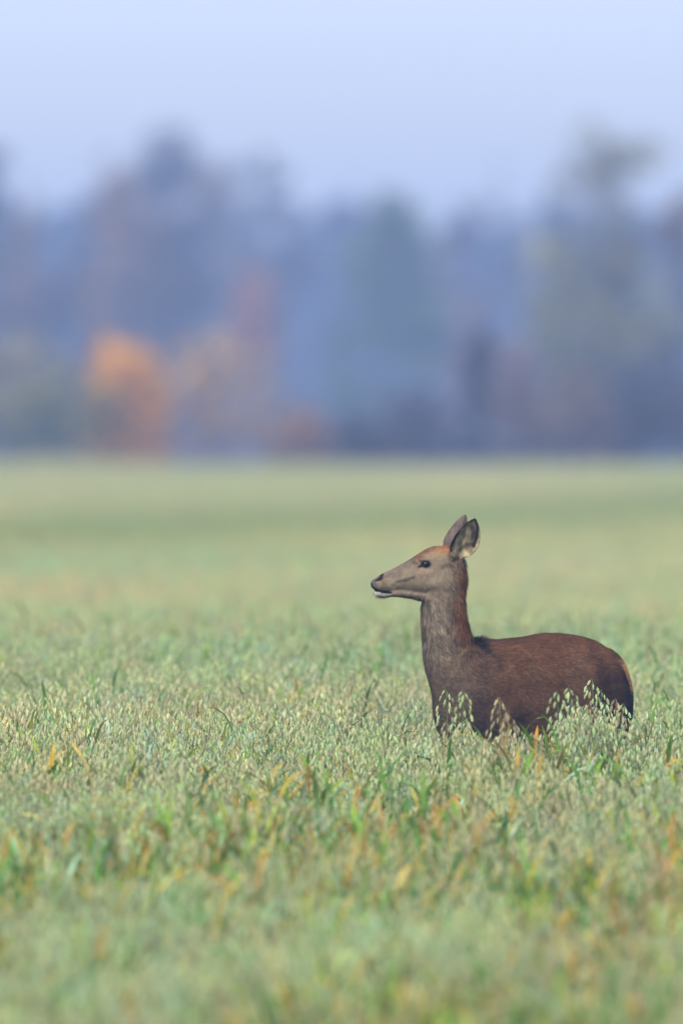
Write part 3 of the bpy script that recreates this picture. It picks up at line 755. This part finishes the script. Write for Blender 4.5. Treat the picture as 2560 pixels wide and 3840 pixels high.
# ------------------------------------------------------------------ trees beyond the field
def tree(px, top, wpx, d, col, label, style='leafy', col2=None, base_frac=.12, n=None, name='tree', cat='tree', group='trees beyond the field', round_=False):
    x = (px - 1280) / PXR * d; z0 = float(ground(d, x)) - .1
    H = CAMZ - (top - HOR) / PXR * d - z0; W = wpx / PXR * d
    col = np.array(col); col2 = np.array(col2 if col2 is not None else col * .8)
    t = empty(name, (x, d, z0)); tag(t, label, cat, group)
    R = random.Random(int(px * 7 + top)); rg = np.random.default_rng(int(abs(px) * 13 + top))
    tb = MB()
    bark = np.array((.10, .085, .075)) if style != 'birch' else np.array((.16, .15, .14))
    lean = R.uniform(-.03, .03) * H
    tp = [(lean * q * q, R.uniform(-.02, .02) * H * q, H * q * .93) for q in np.linspace(0, 1, 7)]
    r0 = max(.05, H * .014)
    tube(tb, tp, np.linspace(r0, r0 * .15, 7), bark, 7)
    limbs = []
    nb = 9 if H < 7 else 22
    for k in range(nb):
        q = R.uniform(max(base_frac, .1), .88); az = R.uniform(0, 6.28)
        p0 = np.array([np.interp(q * .93 * H, [p[2] for p in tp], [p[i] for p in tp]) for i in (0, 1)] + [q * .93 * H])
        reach = W / 2 * R.uniform(.5, .95) * (1 - .75 * max(0, q - .35))
        up = R.uniform(.3, .9) * reach if style != 'birch' else R.uniform(.7, 1.6) * reach
        p1 = p0 + np.array([math.cos(az) * reach, math.sin(az) * reach, up])
        p1[2] = min(p1[2], H)
        pm_ = (p0 + p1) / 2 + np.array([0, 0, reach * .12])
        tube(tb, [p0, pm_, p1], [r0 * .38 * (1 - q * .6), r0 * .22 * (1 - q * .6), .012], bark, 4)
        limbs.append((p0, pm_, p1))
    link('trunk', tb.mesh('trunk'), M_BARK, t)
    cb = MB()
    n = n or int(np.clip(W * H * 40, 900, 3400))
    if style in ('bare', 'birch'):       # fine twigs, few leaves
        vs, fs, cs = [], [], []
        m = int(n * (.8 if style == 'bare' else .6)); k = 0
        for i in range(m):
            p0, pm_, p1 = R.choice(limbs); q = R.random()
            b = (p0 * (1 - q) ** 2 + 2 * pm_ * q * (1 - q) + p1 * q * q) + rg.normal(0, .05 * W, 3)
            b[2] = np.clip(b[2], base_frac * H, H * .97)
            dv = rg.normal(0, 1, 3); dv[2] = abs(dv[2]) + .5; dv /= np.linalg.norm(dv)
            L = R.uniform(.35, .95) * d / 560; s_ = np.cross(dv, rg.normal(0, 1, 3)); s_ *= .022 * d / 560 / np.linalg.norm(s_)
            vs += [b - s_, b + s_, b + dv * L]; fs.append((k, k + 1, k + 2)); k += 3
            c = bark * R.uniform(.8, 1.5); cs += [c, c, c]
        cb.add(vs, fs, np.array(cs))
    if style != 'bare':
        m = n if style != 'birch' else int(n * .55)
        lobes = []
        for k in range(30 if H > 7 else 18):
            q = R.uniform(base_frac + .08, .92); az = R.uniform(0, 6.28)
            if round_: rr = W / 2 * .62 * math.sqrt(max(.05, 1 - ((q - .55) / .5) ** 2))
            elif style == 'conifer': rr = W / 2 * (1.02 - q) * .8
            elif style == 'birch': rr = W / 2 * .70 * (1 - .45 * max(0, (q - .45) / .55) ** 1.5)
            else: rr = W / 2 * .66 * (1 - .8 * max(0, (q - .4) / .6) ** 1.2)
            lobes.append((np.array([math.cos(az) * rr + lean * q * q, math.sin(az) * rr, q * H]), R.uniform(.13, .21) * W * (1 if style != 'conifer' else .7), R.uniform(.7, 1.3)))
        lobes.append((np.array([lean * .85, 0, H * .93]), W * .07, 1.0))
        # crown core lobes keep it from looking hollow
        for q in np.linspace(base_frac + .1, .8, 5): lobes.append((np.array([lean * q * q, 0, q * H]), W * .19 * (1.15 - .6 * q), 1.0))
        pw = np.array([l[1] for l in lobes]) ** 2.3; li = rg.choice(len(lobes), m, p=pw / pw.sum())
        dv = rg.normal(0, 1, (m, 3)); dv /= np.linalg.norm(dv, axis=1)[:, None]
        rad = rg.random(m) ** .45
        C = np.array([l[0] for l in lobes])[li]; rr = np.array([l[1] for l in lobes])[li]; tn = np.array([l[2] for l in lobes])[li]
        pos = C + dv * (rad * rr)[:, None] * np.array([1, 1, .9])
        if round_:          # one full, slightly lumpy dome
            hb = base_frac * H
            lump = 1 + .22 * (vnoise(dv[:, 0] * 2.2 + 5, dv[:, 2] * 2.2 + dv[:, 1] * 1.7, int(abs(px)) + 3) - .5)
            ks = (rg.random(m) ** .38 * lump)[:, None]
            pos = np.array([0, 0, hb + (H - hb) * .48]) + dv * ks * np.array([W * .5, W * .5, (H - hb) * .53])
            lo = dv[:, 2] < 0; a_ = rg.uniform(0, 6.283, m); r_ = W * .5 * np.sqrt(rg.random(m)) * lump
            pos[lo] = np.c_[np.cos(a_) * r_, np.sin(a_) * r_, hb + rg.random(m) * (H - hb) * .5][lo]
            tn = .8 + .45 * vnoise(dv[:, 0] * 3 + 9, dv[:, 2] * 3 + dv[:, 1], 77)
        pos[:, 2] = np.clip(pos[:, 2], .1, H)
        u = rg.normal(0, 1, (m, 3)); u /= np.linalg.norm(u, axis=1)[:, None]
        v = np.cross(u, rg.normal(0, 1, (m, 3))); v /= np.linalg.norm(v, axis=1)[:, None]
        s_ = rg.uniform(.12, .28, m)[:, None] * d / 560
        V4 = np.stack([pos - u * s_, pos + v * s_ * .6, pos + u * s_, pos - v * s_ * .6], 1).reshape(-1, 3)
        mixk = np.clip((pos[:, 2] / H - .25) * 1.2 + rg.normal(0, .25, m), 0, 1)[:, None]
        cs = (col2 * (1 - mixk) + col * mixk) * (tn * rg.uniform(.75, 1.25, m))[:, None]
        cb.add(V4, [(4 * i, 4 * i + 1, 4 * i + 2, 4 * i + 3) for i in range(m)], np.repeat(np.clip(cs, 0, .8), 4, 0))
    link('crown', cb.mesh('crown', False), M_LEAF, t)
    return t

OCH, ORG, DRK, GRN, MAU, OLV, RED = (.52, .34, .13), (.72, .37, .05), (.055, .050, .050), (.15, .19, .07), (.17, .12, .10), (.36, .30, .10), (.34, .19, .13)
BU = dict(name='bush', cat='bush', group='bushes along the field edge', base_frac=.0, round_=True)
tree(60, 1270, 587, 332, OLV, 'broad olive brown bush beside the orange tree, at the field edge', col2=(.18, .18, .06), **BU)
tree(265, 1405, 537, 333, (.17, .20, .07), 'low dark green bush in front of the orange tree', col2=(.06, .10, .045), **BU)
tree(470, 1262, 350, 338, ORG, 'bright orange autumn tree between the olive and ochre bushes', col2=(.70, .32, .04), base_frac=.15, round_=True, n=3400)
tree(810, 1230, 562, 336, (.72, .42, .10), 'round ochre brown bush right of the bright orange tree', col2=(.26, .16, .08), **BU)
tree(1125, 1510, 237, 332, (.40, .23, .11), 'small ochre bush standing apart from the round one', col2=(.2, .12, .08), **BU)
tree(1340, 1540, 324, 342, (.08, .065, .07), 'low dark bush in the open middle of the field edge', **BU)
tree(1560, 1450, 324, 346, (.075, .06, .07), 'dark purple brown bush left of the dark pointed tree', **BU)
tree(1790, 1195, 324, 342, (.07, .055, .06), 'dark pointed tree left of the pinkish bush', col2=(.05, .045, .05), style='conifer', base_frac=.02)
tree(1935, 1270, 224, 340, (.32, .21, .16), 'pinkish brown bush beside the dark pointed tree', col2=(.10, .08, .08), **BU)
tree(2140, 1370, 375, 336, (.26, .17, .09), 'ochre bush under the tall thin birch', col2=(.09, .07, .06), **BU)
tree(2400, 1380, 474, 339, (.07, .06, .06), 'dark bush between the tall birch and the brown tree', col2=(.05, .045, .05), **BU)
tree(2260, 395, 649, 381, (.30, .29, .15), 'tall thin birch with sparse yellow green leaves and bare twigs', style='birch', base_frac=.25, n=3000)
tree(2320, 840, 424, 396, (.10, .06, .075), 'dark purple brown tree standing close behind the tall birch', col2=(.045, .035, .04), base_frac=.03, n=3400)
tree(2540, 645, 412, 385, (.20, .14, .09), 'brown leaved tree right of the tall birch', col2=(.08, .06, .06), base_frac=.05)
tree(1870, 475, 299, 705, MAU, 'slender leafless tree left of the tall birch', style='bare', base_frac=.15, n=2200)
tree(1700, 695, 287, 720, (.20, .14, .12), 'mauve grey tree between the green tree and the slender leafless one', base_frac=.15)
tree(1440, 655, 550, 600, GRN, 'yellow green tree in the gap of the treeline', col2=(.09, .12, .07), base_frac=.05, n=3600)
tree(1280, 565, 212, 750, MAU, 'thin leafless tree beside the yellow green tree', style='bare', base_frac=.1, n=1500)
tree(985, 500, 431, 705, (.13, .105, .10), 'thinly leaved tree with pointed top above the red tree', style='birch', base_frac=.1, n=3200)
tree(800, 515, 414, 720, (.28, .20, .11), 'pale ochre topped tree between two taller dark ones', base_frac=.25, n=1500)
tree(610, 435, 544, 660, (.15, .125, .12), 'tallest dark tree of the left group', col2=(.09, .075, .08), base_frac=.05, n=2300)
tree(480, 555, 320, 636, (.34, .20, .09), 'ochre tree between the two tall dark ones', base_frac=.35, n=900)
tree(390, 495, 463, 675, (.13, .10, .10), 'tall mauve brown tree left of the tallest dark one', col2=(.08, .07, .075), base_frac=.05)
tree(570, 780, 574, 585, (.19, .125, .095), 'mauve tree with brownish crown behind the orange tree', col2=(.09, .075, .08), base_frac=.05)
tree(-10, 475, 312, 660, (.11, .095, .10), 'dark tree beside the ochre topped one at the opening in the treeline', base_frac=.05)
tree(115, 605, 187, 645, (.30, .20, .12), 'small ochre topped tree at the opening in the treeline', base_frac=.3, n=900)
tree(345, 940, 174, 555, (.38, .22, .10), 'slim ochre tree behind the olive bush', col2=(.2, .13, .09), base_frac=.2, n=900)
tree(955, 1000, 200, 555, RED, 'small red orange tree above the round ochre bush', col2=(.34, .15, .08), base_frac=.6, round_=True, n=1200)
tree(20, 940, 287, 540, (.25, .15, .09), 'russet tree behind the olive bush', col2=(.12, .09, .08), base_frac=.1)
tree(170, 980, 274, 570, (.18, .125, .12), 'mauve brown tree left of the slim ochre one', col2=(.1, .08, .08), base_frac=.1)
tree(1760, 1060, 212, 540, (.26, .17, .15), 'slim pinkish tree behind the dark pointed one', base_frac=.2, n=900)
tree(2080, 980, 324, 540, (.11, .095, .075), 'dull brown tree left of the tall birch trunk', base_frac=.1)

# the far wood behind them reads as one mass
fw = MB(); R = random.Random(4); rg = np.random.default_rng(11)
for k in range(210):
    a = R.uniform(-2400, 5000); d = R.uniform(930, 1050); x = (a - 1280) / PXR * d
    top = 815 + 60 * (float(vnoise(a / 160, 0, 8)) - .5) * 2 + R.uniform(-15, 60)
    z0 = float(ground(d, x)) - .2; H = CAMZ - (top - HOR) / PXR * d - z0; W = R.uniform(7, 11)
    tube(fw, [(x, d, z0), (x, d, z0 + H * .9)], [.16, .03], (.07, .06, .06), 5)
    m = 600
    q = rg.random(m) ** 1.15; q[:160] = rg.random(160) * .10; az = rg.uniform(0, 6.28, m); rr = W / 2 * np.sqrt(rg.random(m)) * np.interp(q, [0, .2, .6, 1], [.8, 1, .8, .1])
    pos = np.c_[x + np.cos(az) * rr, d + np.sin(az) * rr, z0 + q * H]
    u = rg.normal(0, 1, (m, 3)); u /= np.linalg.norm(u, axis=1)[:, None]; v = np.cross(u, rg.normal(0, 1, (m, 3))); v /= np.linalg.norm(v, axis=1)[:, None]
    s_ = rg.uniform(.45, .95, m)[:, None]
    c0 = np.array(R.choice([(.06, .06, .055), (.075, .06, .06), (.05, .065, .05), (.09, .07, .06)]))
    fw.add(np.stack([pos - u * s_, pos + v * s_ * .7, pos + u * s_, pos - v * s_ * .7], 1).reshape(-1, 3), [(4 * i, 4 * i + 1, 4 * i + 2, 4 * i + 3) for i in range(m)],
           np.repeat(c0 * rg.uniform(.7, 1.3, (m, 1)), 4, 0))
fo = link('far_wood', fw.mesh('far_wood', False), M_LEAF)
tag(fo, 'dense dark wood fading blue behind the single trees', 'wood', kind='stuff')

# ------------------------------------------------------------------ haze
hz = MB()
ztop = max(max((o.matrix_basis @ Vector(c)).z for c in o.bound_box) if o.parent is None else max(c[2] for c in o.bound_box) + o.parent.location.z for o in sc.objects if o.type == 'MESH')
print('highest', ztop)
x0, x1, y0, y1, z0, z1 = -1000, 1000, -60, 1560, -4.5, ztop + .6
hz.add([(x0, y0, z0), (x1, y0, z0), (x1, y1, z0), (x0, y1, z0), (x0, y0, z1), (x1, y0, z1), (x1, y1, z1), (x0, y1, z1)],
       [(3, 2, 1, 0), (4, 5, 6, 7), (0, 1, 5, 4), (1, 2, 6, 5), (2, 3, 7, 6), (3, 0, 4, 7)], (1, 1, 1))
hm = bpy.data.materials.new('haze'); hm.use_nodes = True; n = hm.node_tree; n.nodes.clear()
out = n.nodes.new('ShaderNodeOutputMaterial'); pv = n.nodes.new('ShaderNodeVolumePrincipled')
pv.inputs['Color'].default_value = (.54, .74, 1.0, 1); pv.inputs['Density'].default_value = .00082; pv.inputs['Anisotropy'].default_value = 0.0
n.links.new(pv.outputs[0], out.inputs['Volume'])
ho = link('haze', hz.mesh('haze', False), hm); tag(ho, kind='stuff')
print('tris', sum(len(o.data.polygons) for o in sc.objects if o.type == 'MESH'), 'plants', len(pts))
